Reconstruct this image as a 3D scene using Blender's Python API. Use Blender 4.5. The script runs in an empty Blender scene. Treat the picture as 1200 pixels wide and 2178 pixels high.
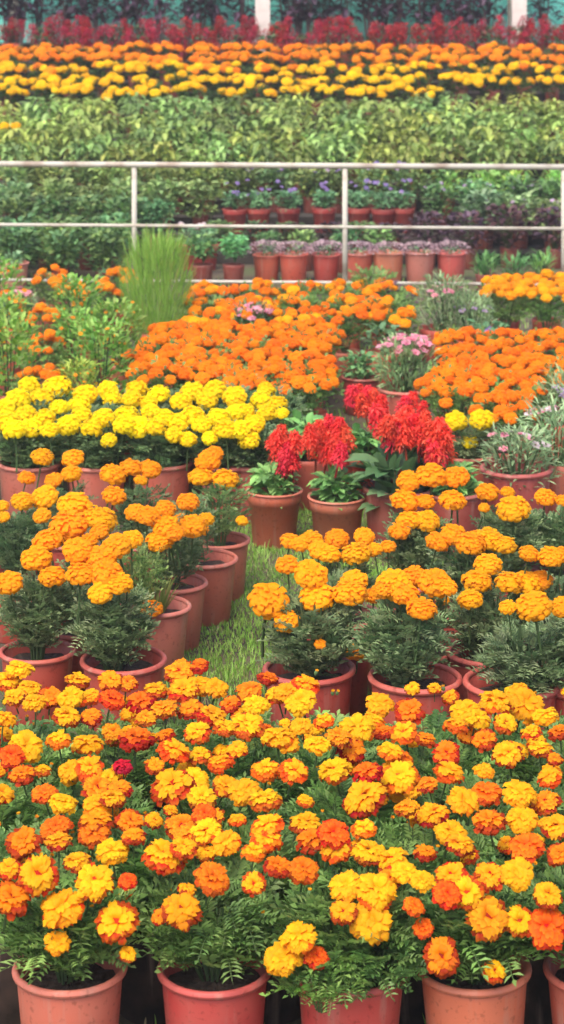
import bpy, math, random
from math import sin, cos, pi, radians, sqrt
from mathutils import Vector, Euler, Matrix
random.seed(7)
R = random.Random(11)
S = bpy.context.scene
COL = S.collection
F, H, YH = 4500.0, 2.87, -100.0          # focal length in photo pixels, eye height, horizon row

def X_(px, Y): return (px-600)/F*Y
def Z_(py, Y): return H-(py-YH)/F*Y
def PX(x, Y): return 600+x*F/Y
def u(a, b): return R.uniform(a, b)

# ------------------------------------------------------------------ materials
def new_mat(name):
    m = bpy.data.materials.new(name); m.use_nodes = True
    nt = m.node_tree; nt.nodes.clear()
    return m, nt, nt.nodes.new('ShaderNodeOutputMaterial')
def N(nt, t, **kw):
    n = nt.nodes.new(t)
    for k, v in kw.items(): setattr(n, k, v)
    return n
def L(nt, a, b): nt.links.new(a, b)
def mul(nt, a, b, fac=1.0, mode='MULTIPLY'):
    n = N(nt, 'ShaderNodeMix', data_type='RGBA', blend_type=mode); n.inputs[0].default_value = fac
    for i, s in ((6, a), (7, b)):
        if hasattr(s, 'is_output'): L(nt, s, n.inputs[i])
        else: n.inputs[i].default_value = s
    return n.outputs[2]
def leafy_mat(name, rough, trans, hv, vv, gloss=0.5):
    m, nt, out = new_mat(name)
    at = N(nt, 'ShaderNodeAttribute', attribute_name='Col'); oi = N(nt, 'ShaderNodeObjectInfo')
    c = mul(nt, at.outputs['Color'], oi.outputs['Color'])
    hs = N(nt, 'ShaderNodeHueSaturation')
    mr = N(nt, 'ShaderNodeMapRange'); mr.inputs[3].default_value = .5-hv; mr.inputs[4].default_value = .5+hv
    mv = N(nt, 'ShaderNodeMapRange'); mv.inputs[3].default_value = 1-vv; mv.inputs[4].default_value = 1+vv
    wn = N(nt, 'ShaderNodeTexWhiteNoise', noise_dimensions='1D')
    L(nt, oi.outputs['Random'], mr.inputs[0]); L(nt, oi.outputs['Random'], wn.inputs['W']); L(nt, wn.outputs['Value'], mv.inputs[0])
    L(nt, mr.outputs[0], hs.inputs['Hue']); L(nt, mv.outputs[0], hs.inputs['Value']); L(nt, c, hs.inputs['Color'])
    p = N(nt, 'ShaderNodeBsdfPrincipled'); p.inputs['Roughness'].default_value = rough
    p.inputs['Specular IOR Level'].default_value = gloss
    L(nt, hs.outputs[0], p.inputs['Base Color'])
    t = N(nt, 'ShaderNodeBsdfTranslucent'); L(nt, hs.outputs[0], t.inputs['Color'])
    mx = N(nt, 'ShaderNodeMixShader'); mx.inputs[0].default_value = trans
    L(nt, p.outputs[0], mx.inputs[1]); L(nt, t.outputs[0], mx.inputs[2]); L(nt, mx.outputs[0], out.inputs[0])
    return m
M_PETAL = leafy_mat('petal', .7, .42, .012, .08, .2)
M_LEAF = leafy_mat('leaf', .5, .30, .012, .12, .45)

def pot_mat():
    m, nt, out = new_mat('terracotta_plastic')
    oi = N(nt, 'ShaderNodeObjectInfo'); tc = N(nt, 'ShaderNodeTexCoord')
    ad = N(nt, 'ShaderNodeVectorMath', operation='ADD')
    cm = N(nt, 'ShaderNodeCombineXYZ'); ml = N(nt, 'ShaderNodeMath', operation='MULTIPLY'); ml.inputs[1].default_value = 31
    L(nt, oi.outputs['Random'], ml.inputs[0]); L(nt, ml.outputs[0], cm.inputs[0]); L(nt, ml.outputs[0], cm.inputs[1])
    L(nt, tc.outputs['Object'], ad.inputs[0]); L(nt, cm.outputs[0], ad.inputs[1])
    n1 = N(nt, 'ShaderNodeTexNoise'); n1.inputs['Scale'].default_value = 9; n1.inputs['Detail'].default_value = 5
    n2 = N(nt, 'ShaderNodeTexNoise'); n2.inputs['Scale'].default_value = 60; n2.inputs['Detail'].default_value = 3
    L(nt, ad.outputs[0], n1.inputs['Vector']); L(nt, ad.outputs[0], n2.inputs['Vector'])
    r1 = N(nt, 'ShaderNodeValToRGB'); r1.color_ramp.elements[0].position = .35; r1.color_ramp.elements[1].position = .75
    r1.color_ramp.elements[0].color = (0, 0, 0, 1); r1.color_ramp.elements[1].color = (1, 1, 1, 1)
    L(nt, n1.outputs[0], r1.inputs[0])
    dust = N(nt, 'ShaderNodeMix', data_type='RGBA'); dust.inputs[7].default_value = (.42, .25, .19, 1)
    sc = N(nt, 'ShaderNodeMath', operation='MULTIPLY'); sc.inputs[1].default_value = .2
    L(nt, r1.outputs[0], sc.inputs[0]); L(nt, sc.outputs[0], dust.inputs[0]); L(nt, oi.outputs['Color'], dust.inputs[6])
    r2 = N(nt, 'ShaderNodeValToRGB'); r2.color_ramp.elements[0].position = .28; r2.color_ramp.elements[1].position = .42
    r2.color_ramp.elements[0].color = (.55, .5, .45, 1); r2.color_ramp.elements[1].color = (1, 1, 1, 1)
    L(nt, n2.outputs[0], r2.inputs[0])
    mp = N(nt, 'ShaderNodeMapping'); mp.inputs['Scale'].default_value = (26, 26, 2.2); L(nt, ad.outputs[0], mp.inputs[0])
    n3 = N(nt, 'ShaderNodeTexNoise'); n3.inputs['Scale'].default_value = 1; n3.inputs['Detail'].default_value = 4; L(nt, mp.outputs[0], n3.inputs['Vector'])
    r3 = N(nt, 'ShaderNodeValToRGB'); r3.color_ramp.elements[0].position = .55; r3.color_ramp.elements[1].position = .75
    r3.color_ramp.elements[0].color = (0, 0, 0, 1); r3.color_ramp.elements[1].color = (.38, .38, .38, 1); L(nt, n3.outputs[0], r3.inputs[0])
    st = N(nt, 'ShaderNodeMix', data_type='RGBA'); st.inputs[7].default_value = (.50, .36, .29, 1)
    L(nt, r3.outputs[0], st.inputs[0]); L(nt, dust.outputs[2], st.inputs[6])
    c = mul(nt, st.outputs[2], r2.outputs[0], .7)
    p = N(nt, 'ShaderNodeBsdfPrincipled'); p.inputs['Roughness'].default_value = .48
    p.inputs['Specular IOR Level'].default_value = .35
    L(nt, c, p.inputs['Base Color'])
    b = N(nt, 'ShaderNodeBump'); b.inputs['Strength'].default_value = .15; b.inputs['Distance'].default_value = .01
    L(nt, n1.outputs[0], b.inputs['Height']); L(nt, b.outputs[0], p.inputs['Normal'])
    L(nt, p.outputs[0], out.inputs[0]); return m
M_POT = pot_mat()

def noise_mat(name, c1, c2, scale, rough=.9, bump=.4, c3=None, coords='Object', metallic=0):
    m, nt, out = new_mat(name)
    tc = N(nt, 'ShaderNodeTexCoord')
    n1 = N(nt, 'ShaderNodeTexNoise'); n1.inputs['Scale'].default_value = scale; n1.inputs['Detail'].default_value = 8
    L(nt, tc.outputs[coords], n1.inputs['Vector'])
    r = N(nt, 'ShaderNodeValToRGB'); e = r.color_ramp.elements
    e[0].position = .35; e[0].color = (*c1, 1); e[1].position = .65; e[1].color = (*c2, 1)
    if c3: k = e.new(.5); k.color = (*c3, 1)
    L(nt, n1.outputs[0], r.inputs[0])
    p = N(nt, 'ShaderNodeBsdfPrincipled'); p.inputs['Roughness'].default_value = rough; p.inputs['Metallic'].default_value = metallic
    L(nt, r.outputs[0], p.inputs['Base Color'])
    b = N(nt, 'ShaderNodeBump'); b.inputs['Strength'].default_value = bump; b.inputs['Distance'].default_value = .02
    L(nt, n1.outputs[0], b.inputs['Height']); L(nt, b.outputs[0], p.inputs['Normal'])
    L(nt, p.outputs[0], out.inputs[0]); return m
M_SOIL = noise_mat('soil', (.035, .022, .016), (.10, .07, .05), 40, .95, .8)
M_GROUND = noise_mat('ground', (.04, .03, .02), (.07, .10, .03), 2.2, .95, .5, (.11, .085, .05))
M_TERR = noise_mat('terrace_earth', (.025, .02, .018), (.06, .05, .04), 3, .95, .4)
M_WHITE = noise_mat('painted_metal', (.34, .27, .21), (.56, .54, .47), 5, .6, .15, (.53, .50, .42))
M_POST = noise_mat('whitewashed_post', (.66, .58, .52), (.80, .72, .66), 7, .8, .1)
M_TEAL = noise_mat('teal_netting', (.12, .66, .54), (.24, .80, .68), 6, .7, .3)

# ------------------------------------------------------------------ mesh building
class MB:
    def __init__(s): s.v = []; s.f = []; s.c = []; s.m = []
    def add(s, vs, fs, cs, mi=0):
        o = len(s.v); s.v += vs
        s.c += cs if isinstance(cs, list) else [cs]*len(vs)
        for f in fs: s.f.append(tuple(i+o for i in f)); s.m.append(mi)
    def strip(s, rows, cols, mi=0):          # rows: list of lists of points
        n = len(rows[0]); vs = [p for r in rows for p in r]; fs = []
        for i in range(len(rows)-1):
            for j in range(n-1): fs.append((i*n+j, i*n+j+1, (i+1)*n+j+1, (i+1)*n+j))
        s.add(vs, fs, cols, mi)
    def box(s, lo, hi, col=(1, 1, 1)):
        x0, y0, z0 = lo; x1, y1, z1 = hi
        vs = [(x0,y0,z0),(x1,y0,z0),(x1,y1,z0),(x0,y1,z0),(x0,y0,z1),(x1,y0,z1),(x1,y1,z1),(x0,y1,z1)]
        s.add([Vector(v) for v in vs], [(0,3,2,1),(4,5,6,7),(0,1,5,4),(1,2,6,5),(2,3,7,6),(3,0,4,7)], col)
    def tube(s, a, b, r0, r1, n, col=(1, 1, 1), caps=True):
        a = Vector(a); b = Vector(b); d = (b-a).normalized()
        t = d.orthogonal().normalized(); w = d.cross(t)
        vs = [a+(t*cos(2*pi*i/n)+w*sin(2*pi*i/n))*r0 for i in range(n)]+[b+(t*cos(2*pi*i/n)+w*sin(2*pi*i/n))*r1 for i in range(n)]
        fs = [(i, (i+1) % n, n+(i+1) % n, n+i) for i in range(n)]
        if caps: fs += [tuple(range(n-1, -1, -1)), tuple(range(n, 2*n))]
        s.add(vs, fs, col)
    def lathe(s, prof, n, col=(1, 1, 1)):
        vs = [Vector((r*cos(2*pi*i/n), r*sin(2*pi*i/n), z)) for r, z in prof for i in range(n)]
        fs = [(k*n+i, k*n+(i+1) % n, (k+1)*n+(i+1) % n, (k+1)*n+i) for k in range(len(prof)-1) for i in range(n)]
        s.add(vs, fs, col)
    def mesh(s, name, mats, smooth=False):
        me = bpy.data.meshes.new(name); me.from_pydata([tuple(p) for p in s.v], [], s.f)
        a = me.color_attributes.new('Col', 'FLOAT_COLOR', 'POINT')
        a.data.foreach_set('color', [x for c in s.c for x in (c[0], c[1], c[2], 1.0)])
        for m in (mats if isinstance(mats, list) else [mats]): me.materials.append(m)
        if any(s.m): me.polygons.foreach_set('material_index', s.m)
        if smooth: me.polygons.foreach_set('use_smooth', [True]*len(me.polygons))
        me.update(); return me

def mixc(a, b, t): return tuple(a[i]*(1-t)+b[i]*t for i in range(3))
def jit(c, v):
    k = 1+u(-v, v); return (c[0]*k, c[1]*k*(1+u(-v, v)*.5), c[2]*k)

# ------------------------------------------------------------------ flower heads (radius 1, opening along +z)
def pompom(n, flat, maxphi, wid, colf, seg=3, ruff=.06, cut=.4, curl=.28, frill=0.0, rv=(.86, 1.08)):
    mb = MB()
    for k in range(n):
        t = (k+.5)/n
        ph = math.acos(1-t*(1-cos(maxphi))) + u(-.07, .07); th = k*2.39996+u(-.2, .2)
        d = Vector((sin(ph)*cos(th), sin(ph)*sin(th), cos(ph)))
        e = Vector((cos(ph)*cos(th), cos(ph)*sin(th), -sin(ph))); w = Vector((-sin(th), cos(th), 0))
        rr = u(*rv); W = wid*u(.8, 1.2); tw = u(-.12, .12)
        path = [(cut, 0, .35), (.82, -.01, .8), (.98, .10, 1.0), (.97, curl, .8)] if seg == 3 else [(cut, 0, .5), (.97, .03, 1.0), (.97, curl, .7)]
        rows = []; cols = []
        for i, (a, b, ws) in enumerate(path):
            row = []
            for j in ((-1, -.5, 0, .5, 1) if frill else (-1, 0, 1)):
                p = d*a*rr + e*b + w*(j*W*ws+tw*b) + d*((u(-ruff, ruff) if i >= 2 or seg == 2 and i else 0) - abs(j)*.05)
                if frill and i >= 2: p += e*frill*(1 if abs(j) == .5 else -.5)*u(.2, 1)*(i-1) + d*frill*(.7 if abs(j) == .5 else -.3)*u(.3, 1)
                p.z *= flat; row.append(p)
                cols.append(colf(t, i/(len(path)-1), abs(j), ph, k))
            rows.append(row)
        mb.strip(rows, cols)
    # solid heart under the petals
    hr = 1.0 if frill else 1.62
    pr = [(.02, -.42*flat*hr), (.35*hr, -.28*flat*hr), (.5*hr, 0), (.42*hr, .30*flat*hr), (.22*hr, .46*flat*hr), (.01, .5*flat*hr)]
    mb.lathe(pr, 12, colf(.5, 0 if frill else .5, 0, .6, 0))
    return mb
def one(base, edge, deep, v=.10):
    seeds = {}
    def f(t, s, j, ph, k):
        if k not in seeds: seeds[k] = u(-v, v)
        c = mixc(deep, base, min(1, s*1.6)); c = mixc(c, edge, .5*j*s)
        m = 1+seeds[k]; return (c[0]*m, c[1]*m, c[2]*m)
    return f
def bic(inner, outer, edge, thr, v=.12):
    seeds = {}
    def f(t, s, j, ph, k):
        if k not in seeds: seeds[k] = (u(-v, v), u(-.12, .12))
        a = max(0, min(1, (t+seeds[k][1]-thr)/.14))
        c = mixc(inner, outer, a)
        if s > .9 or (j and s > .5): c = mixc(c, edge, (.25 if a > .5 else .5) if s > .9 else (.12 if a > .5 else .22))
        m = 1+seeds[k][0]; return (min(1, c[0]*m), c[1]*m, c[2]*m)
    return f
AMB = (.96, .40, .005); AMB_E = (.98, .50, .01); AMB_D = (.92, .31, .004)
ORA = (.95, .255, .004); ORA_E = (.98, .38, .01); ORA_D = (.92, .23, .003)
YEL = (1, .76, .002); YEL_E = (1, .82, .006); YEL_D = (.94, .66, .003)
def heads(n, wid, seg, flat, cols, nm, variants=3, maxphi=radians(122), ruff=.06):
    return [pompom(n, flat, maxphi, wid, one(*cols, v=.07), seg, ruff).mesh(nm, M_PETAL, True) for _ in range(variants)]
G_AMB = heads(130, .17, 3, .74, (AMB, AMB_E, AMB_D), 'amber_marigold_head', 4, ruff=.025)
G_YEL = heads(80, .21, 2, .82, (YEL, YEL_E, YEL_D), 'yellow_marigold_head', 4, ruff=.02)
G_ORA = heads(44, .27, 2, .66, (ORA, ORA_E, ORA_D), 'orange_marigold_head', 4)
G_AMBF = heads(30, .32, 2, .72, (AMB, AMB_E, AMB_D), 'amber_marigold_head', 2)
G_GOLDF = heads(30, .32, 2, .66, ((.97, .62, .006), (.98, .70, .012), (.88, .45, .004)), 'golden_marigold_head', 3)
G_ORAF = heads(30, .32, 2, .66, ((.95, .32, .006), (.98, .44, .01), (.85, .2, .003)), 'orange_marigold_head', 3)
FY = (.96, .47, .006); FG = (.98, .60, .02); FO = (.90, .15, .005); FR = (.60, .022, .008)
def french(inner, outer, edge, thr, flat=.62):
    return pompom(84, flat, radians(112), .25, bic(inner, outer, edge, thr, .14), 3, .10, .3, .32, .06, (.74, 1.16)).mesh('french_marigold_head', M_PETAL, True)
DR = (.42, .010, .006); MR = (.60, .028, .006); OR = (.84, .095, .005)
H_Y = [french(FY, (.95, .33, .006), FG, u(.5, .8)) for _ in range(4)]+[french(FY, OR, FG, .62)]
H_B = [french(FY, c, FG, th) for c, th in ((MR, .28), (OR, .20), (DR, .36), (MR, .42), (OR, .30), (MR, .20), (DR, .30))]+[french((.95, .28, .006), DR, FG, .34)]
H_R = [french((.94, .25, .006), DR, (.93, .20, .01), .20), french((.95, .36, .006), DR, (.95, .32, .01), .28), french((.88, .14, .006), MR, (.95, .34, .01), .25)]
H_D = [french((.6, .03, .01), (.5, .012, .012), (.65, .03, .02), .3, .8)]
def bud_mesh():
    mb = MB(); mb.lathe([(.05, -1.1), (.42, -.9), (.62, -.3), (.5, .25), (.35, .5)], 9, (.14, .24, .08))
    for i in range(14):
        a = i*2.4; d = Vector((cos(a)*.35, sin(a)*.35, 1)); blade(mb, Vector((cos(a)*.3, sin(a)*.3, .25)), d, .8, .2, (.95, .45, .01), .3, .1, 2)
    return mb.mesh('marigold_bud', M_LEAF)

def stem_mesh(Ln):
    mb = MB(); g = (.10, .17, .06)
    mb.lathe([(.10, -.42), (.30, -.30), (.42, -.05), (.30, .0)], 7, (.11, .20, .06))
    a = Vector((0, 0, -.38)); bend = u(-.35, .35)
    for i in range(3):
        b = Vector((bend*((i+1)/3)**2, 0, -.38-(Ln-.38)*(i+1)/3)); mb.tube(a, b, .075, .075, 5, g, False); a = b
    return mb.mesh('flower_stem', M_LEAF)
STEM = [stem_mesh(3.4) for _ in range(3)]; STEM_S = [stem_mesh(2.0) for _ in range(2)]

# ------------------------------------------------------------------ foliage
LEAFK = 2.5
def frond(mb, o, d, Lf, npair, ll, lw, col, droop=.3):
    d = d.normalized(); side = d.cross(Vector((0, 0, 1)))
    if side.length < .05: side = Vector((1, 0, 0))
    side.normalize(); side = (side+Vector((u(-.4, .4), u(-.4, .4), u(-.4, .4)))).normalized(); side = (side-d*side.dot(d)).normalized()
    nrm = side.cross(d)
    def pt(s): return o+d*Lf*s+Vector((0, 0, -droop*Lf*s*s))
    w = Lf*.012
    mb.strip([[pt(s)-side*w, pt(s)+side*w] for s in (0, .5, 1)], mixc(col, (.15, .22, .1), .3))
    col = tuple(min(.9, x*LEAFK) for x in col); c2 = jit(col, .12)
    for i in range(npair+1):
        s = .25+.75*i/npair; p = pt(s)
        for sg in ((-1, 1) if i < npair else (0,)):
            ld = (side*sg*.9+d*(.6 if sg else 1)+nrm*u(-.15, .35)).normalized(); k = ll*(1-.35*abs(s-.55))*u(.8, 1.15)
            wd = (d-ld*d.dot(ld)); wd = wd.normalized() if wd.length > .1 else side
            tip = p+ld*k+Vector((0, 0, -.12*k)); mid = p+ld*k*.5+nrm*.06*k
            mb.add([p, mid+wd*lw, tip, mid-wd*lw], [(0, 1, 2, 3)], [c2, c2, mixc(c2, (.2, .3, .12), .15), c2])
def blade(mb, o, d, k, w, col, fold=.25, droop=.25, segs=3):
    d = d.normalized(); side = d.cross(Vector((u(-.3, .3), u(-.3, .3), 1))); side = side.normalized() if side.length > .01 else Vector((1, 0, 0))
    nrm = side.cross(d); rows = []
    for i in range(segs+1):
        s = i/segs; ww = w*sin(pi*min(1, .12+s*.88))**.8 if s < 1 else 0.0
        c = o+d*k*s+Vector((0, 0, -droop*k*s*s))
        rows.append([c-side*ww+nrm*fold*ww, c, c+side*ww+nrm*fold*ww])
    mb.strip(rows, [jit(col, .04) for _ in range(3*(segs+1))])
def rnd_dir(zlo, zhi):
    a = u(0, 2*pi); z = u(zlo, zhi); r = sqrt(max(0, 1-z*z)); return Vector((r*cos(a), r*sin(a), z))
def marigold_foliage(n, rad, z0, z1, Lf, npair, ll, lw, c1, c2, name='marigold_foliage', base=.75):
    mb = MB()
    for i in range(9):                    # main stalks
        a = i*.7+u(-.2, .2); r = u(.2, .7)*rad
        mb.tube((.02*cos(a), .02*sin(a), z0-.03), (r*cos(a), r*sin(a), z1*u(.75, 1)), .005, .003, 4, (.09, .15, .06), False)
    for i in range(n):
        h = u(0, 1)**.8; a = u(0, 2*pi); prof = rad*(.55+.55*sin(pi*min(1, h*.75+.12))); prof *= (base+(1-base)*min(1, h*2.2)); r = prof*sqrt(u(.08, 1))*.8
        o = Vector((r*cos(a), r*sin(a), z0+(z1-z0)*h*.85))
        d = Vector((cos(a)*u(.4, 1.1), sin(a)*u(.4, 1.1), u(.0, 1.1)+(1-base)*max(0, 1-h*2)))+Vector((u(-.4, .4), u(-.4, .4), 0))
        frond(mb, o, d, Lf*u(.7, 1.2), npair, ll, lw, jit(mixc(c1, c2, u(0, 1)), .15), u(.1, .5))
    return mb.mesh(name, M_LEAF)
GR1 = (.04, .085, .022); GR2 = (.12, .19, .055)
FOL_FR = [marigold_foliage(190, .165, .27, .47, .095, 5, .036, .0062, GR1, (.12, .20, .05), base=.6) for _ in range(4)]
FOL_AF = [marigold_foliage(170, .125, .24, .52, .075, 5, .032, .0048, (.04, .075, .03), (.14, .18, .085), base=.35) for _ in range(4)]
FOL_MF = [marigold_foliage(80, .15, .22, .42, .09, 3, .04, .009, GR1, GR2) for _ in range(3)]
def broad_foliage(n, rad, z0, z1, k, w, c1, c2, zl=-.1, zh=.9, nm='leafy_foliage', droop=.3):
    mb = MB()
    for i in range(6):
        a = i*1.05; r = u(.1, .6)*rad
        mb.tube((0, 0, z0-.03), (r*cos(a), r*sin(a), z1*.85), .005, .003, 4, (.09, .15, .06), False)
    for i in range(n):
        h = u(0, 1)**.75; a = u(0, 2*pi); prof = rad*(.6+.45*sin(pi*min(1, h*.8+.1))); r = prof*sqrt(u(.05, 1))*.85
        o = Vector((r*cos(a), r*sin(a), z0+(z1-z0)*h))
        d = Vector((cos(a), sin(a), 0))*u(.3, 1)+Vector((u(-.5, .5), u(-.5, .5), u(zl, zh)))
        blade(mb, o, d, k*u(.6, 1.2), w*u(.7, 1.2), jit(tuple(min(.9, x*LEAFK) for x in mixc(c1, c2, u(0, 1))), .15), .3, droop)
    return mb.mesh(nm, M_LEAF)
BR_DARK = [broad_foliage(120, .19, .12, .46, .085, .024, (.038, .075, .028), (.115, .175, .07)) for _ in range(3)]
BR_LIGHT = [broad_foliage(125, .20, .14, .52, .095, .025, (.07, .09, .03), (.22, .25, .08), zl=-.5, zh=.8, droop=.5) for _ in range(5)]
BR_SALV = [broad_foliage(90, .11, .22, .36, .07, .020, (.05, .12, .035), (.13, .24, .07)) for _ in range(2)]
BR_WIDE = [broad_foliage(44, .12, .22, .40, .15, .032, (.03, .07, .025), (.08, .14, .06), .1, 1.2)]
BR_PURP = [broad_foliage(100, .18, .14, .44, .08, .022, (.022, .012, .017), (.07, .04, .052)) for _ in range(2)]
BR_SMALL = [broad_foliage(70, .12, .22, .36, .06, .016, (.05, .11, .05), (.15, .24, .12)) for _ in range(2)]
BR_GREY = [broad_foliage(260, .17, .20, .50, .07, .0055, (.09, .13, .07), (.24, .29, .18), .1, 1.4) for _ in range(2)]
BR_SPIKY = [broad_foliage(60, .13, .18, .40, .15, .009, (.08, .16, .05), (.22, .32, .13), .3, 1.6) for _ in range(2)]
BR_AIRY = [broad_foliage(480, .21, .10, .66, .075, .012, (.10, .20, .03), (.32, .46, .10), .2, 1.4) for _ in range(2)]
def kochia():
    mb = MB()
    for i in range(2300):
        a = u(0, 2*pi); h = u(0, 1)**1.0; r = .25*(.35+.75*sin(pi*min(1, .16+h*.66)))*sqrt(u(0.05, 1)); 
        o = Vector((r*cos(a), r*sin(a), .22+h*.62)); d = Vector((cos(a)*.28*r/.2, sin(a)*.28*r/.2, 1))+Vector((u(-.17, .17), u(-.17, .17), 0))
        blade(mb, o, d, u(.10, .20), u(.0025, .0042), jit(mixc((.24, .44, .06), (.46, .70, .14), u(0, 1)) if R.random() > .025 else (.6, .55, .2), .12), .2, u(0, .4), 3)
    return mb.mesh('feathery_foliage', M_LEAF)
KOCHIA = kochia()
def grasslet():
    mb = MB()
    for i in range(70):
        a = u(0, 2*pi); d = Vector((cos(a)*u(.1, .6), sin(a)*u(.1, .6), 1))
        blade(mb, Vector((.02*cos(a), .02*sin(a), .22)), d, u(.12, .24), .005, jit(mixc((.14, .22, .05), (.34, .42, .12), u(0, 1)), .1), .2, .25, 3)
    return mb.mesh('grassy_foliage', M_LEAF)
GRASSLET = grasslet()
# red salvia / celosia plumes
def plume(hh, r, n, c1, c2, spread=.55):
    mb = MB()
    mb.tube((0, 0, -hh*1.2), (0, 0, hh*.4), .006, .003, 5, (.3, .05, .03), False)
    for i in range(n):
        s = (i+.5)/n; a = i*2.4; rr = r*(1.1-s*.7)*(.8+.2*sin(pi*s)); q = sqrt(u(.05, 1))
        d = Vector((cos(a)*spread, sin(a)*spread, 0))+Vector((u(-.5, .5), u(-.5, .5), u(-.8, .8)))
        blade(mb, Vector((cos(a)*rr*q*.8, sin(a)*rr*q*.8, hh*(s-.5))), d, r*u(.25, .5), r*.10, jit(mixc(c1, c2, u(0, 1)), .16), .5, .4, 2)
    return mb.mesh('plume', M_PETAL)
PL_RED = [plume(.105, .055, 330, (.80, .025, .03), (.97, .14, .10)) for _ in range(3)]
PL_CRIM = [plume(.15, .075, 90, (.30, .015, .035), (.66, .045, .08)) for _ in range(3)]
PL_PURP = [plume(.10, .04, 24, (.16, .02, .08), (.30, .06, .15)) for _ in range(2)]
def mound(n, rad, z0, hh, c1, c2, sz):
    mb = MB()
    for i in range(n):
        d = rnd_dir(-.05, 1); o = Vector((d.x*rad, d.y*rad, z0+d.z*hh))*1.0
        blade(mb, o-d*.01, (d+Vector((u(-.9, .9), u(-.9, .9), u(-.5, .5)))), sz*u(.7, 1.3), sz*.42, jit(mixc(c1, c2, u(0, 1)), .1), .2, .1, 2)
    return mb.mesh('blossom', M_PETAL)
MAUVE = [mound(260, .155, .26, .085, (.40, .25, .29), (.74, .58, .60), .022) for _ in range(2)]
def simple_flower(n, c1, c2, cc):        # open five-petalled or fringed bloom, radius 1
    mb = MB()
    for i in range(n):
        a = i*2*pi/n+u(-.1, .1)
        blade(mb, Vector((0, 0, 0)), Vector((cos(a), sin(a), .25)), u(.85, 1.1), 2.3/n, jit(mixc(c1, c2, u(0, 1)), .08), .15, .1, 3)
    mb.lathe([(.02, -.1), (.18, .02), (.12, .16), (.01, .2)], 7, cc)
    return mb.mesh('open_bloom', M_PETAL)
B_PINK = [simple_flower(6, (.75, .22, .32), (.88, .50, .58), (.7, .2, .25)) for _ in range(2)]
B_WHITE = [simple_flower(6, (.72, .55, .60), (.85, .78, .78), (.6, .4, .2))]
B_PURP = [simple_flower(5, (.20, .14, .42), (.42, .32, .62), (.7, .5, .1)) for _ in range(2)]
B_LILAC = [simple_flower(5, (.45, .30, .55), (.65, .5, .7), (.7, .6, .2))]
B_SPIKE = [simple_flower(7, (.90, .28, .01), (.95, .45, .02), (.6, .12, .01))]

# ------------------------------------------------------------------ pots
def pot_mesh(banded):
    mb = MB()
    if banded: pr = [(.0, 0), (.100, 0), (.104, .005), (.124, .205), (.132, .208), (.135, .258), (.131, .262), (.127, .256), (.120, .19), (.10, .03), (.0, .03)]
    else: pr = [(.0, 0), (.108, 0), (.113, .006), (.132, .232), (.134, .258), (.128, .258), (.122, .19), (.10, .03), (.0, .03)]
    mb.lathe(pr, 36); return mb.mesh('pot_wall', M_POT, True)
def rim_mesh(banded):
    mb = MB(); r0, z0, a, b = (.135, .262, .008, .006) if banded else (.136, .258, .0095, .0105)
    n = 10; pr = [(r0+a*cos(2*pi*i/n), z0+b*sin(2*pi*i/n)) for i in range(n+1)]
    mb.lathe(pr, 40); return mb.mesh('pot_rim', M_POT, True)
def soil_mesh():
    mb = MB(); n = 22
    rows = [[Vector((r*cos(2*pi*i/n), r*sin(2*pi*i/n), .222+u(-.006, .008)-r*.05)) for i in range(n)] for r in (.004, .04, .08, .124)]
    vs = [p for r in rows for p in r]; fs = [(k*n+i, k*n+(i+1) % n, (k+1)*n+(i+1) % n, (k+1)*n+i) for k in range(3) for i in range(n)]
    mb.add(vs, fs, (1, 1, 1)); return mb.mesh('potting_soil', M_SOIL)
POT = pot_mesh(False); POTB = pot_mesh(True); RIM = rim_mesh(False); RIMB = rim_mesh(True); SOIL = soil_mesh()
POT_COLS = [(.46, .085, .055), (.43, .11, .075), (.50, .13, .085), (.38, .065, .05), (.44, .14, .09)]

# ------------------------------------------------------------------ assembling things
STATS = {}
def link(name, me, parent=None, loc=(0, 0, 0), rot=(0, 0, 0), sc=1.0, color=None):
    o = bpy.data.objects.new(name, me); COL.objects.link(o)
    if parent: o.parent = parent
    o.location = loc; o.rotation_euler = rot
    o.scale = (sc, sc, sc) if not isinstance(sc, tuple) else sc
    if color: o.color = (*color, 1)
    return o
def tag(o, label, cat, group=None, kind=None):
    if label: o['label'] = label
    if cat: o['category'] = cat
    if group: o['group'] = group
    if kind: o['kind'] = kind
    return o
def thing(name, label, cat, X, Y, Z=0.0, group=None):
    return tag(link(name, None, None, (X, Y, Z)), label, cat, group)
def add_pot(t, sc=1.0, col=None, banded=False, detail=True, zs=1.0):
    col = col or R.choice(POT_COLS); col = jit(col, .08); col = (col[0]*1.18, col[1]*.98, col[2]*.9); rot = (u(-.02, .02), u(-.02, .02), u(0, 6))
    p = link('pot', POTB if banded else POT, t, rot=rot, sc=(sc, sc, sc*zs), color=col)
    if detail:
        link('rim', RIMB if banded else RIM, p, color=mixc(col, (.6, .3, .25), .12))
    link('soil', SOIL, t, sc=(sc, sc, sc*zs), rot=(0, 0, u(0, 6)))
def add_fol(t, meshes, sc=1.0, col=(1, 1, 1), dx=0, dy=0, dz=0, szz=None):
    return link('foliage', R.choice(meshes), t, (dx, dy, dz), (0, 0, u(0, 6.28)), (sc, sc, szz or sc), col)
def add_head(t, meshes, loc, r, tilt=(0, 0), stem=None, col=(1, 1, 1), nm='flower'):
    h = link(nm, R.choice(meshes), t, loc, (tilt[0], tilt[1], 0), r*u(.95, 1.05), col)
    h.rotation_euler = (Euler((tilt[0], tilt[1], 0)).to_matrix() @ Euler((0, 0, u(0, 6.28))).to_matrix()).to_euler()
    if stem:
        s = link('stem', R.choice(stem), h)
    return h
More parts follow.
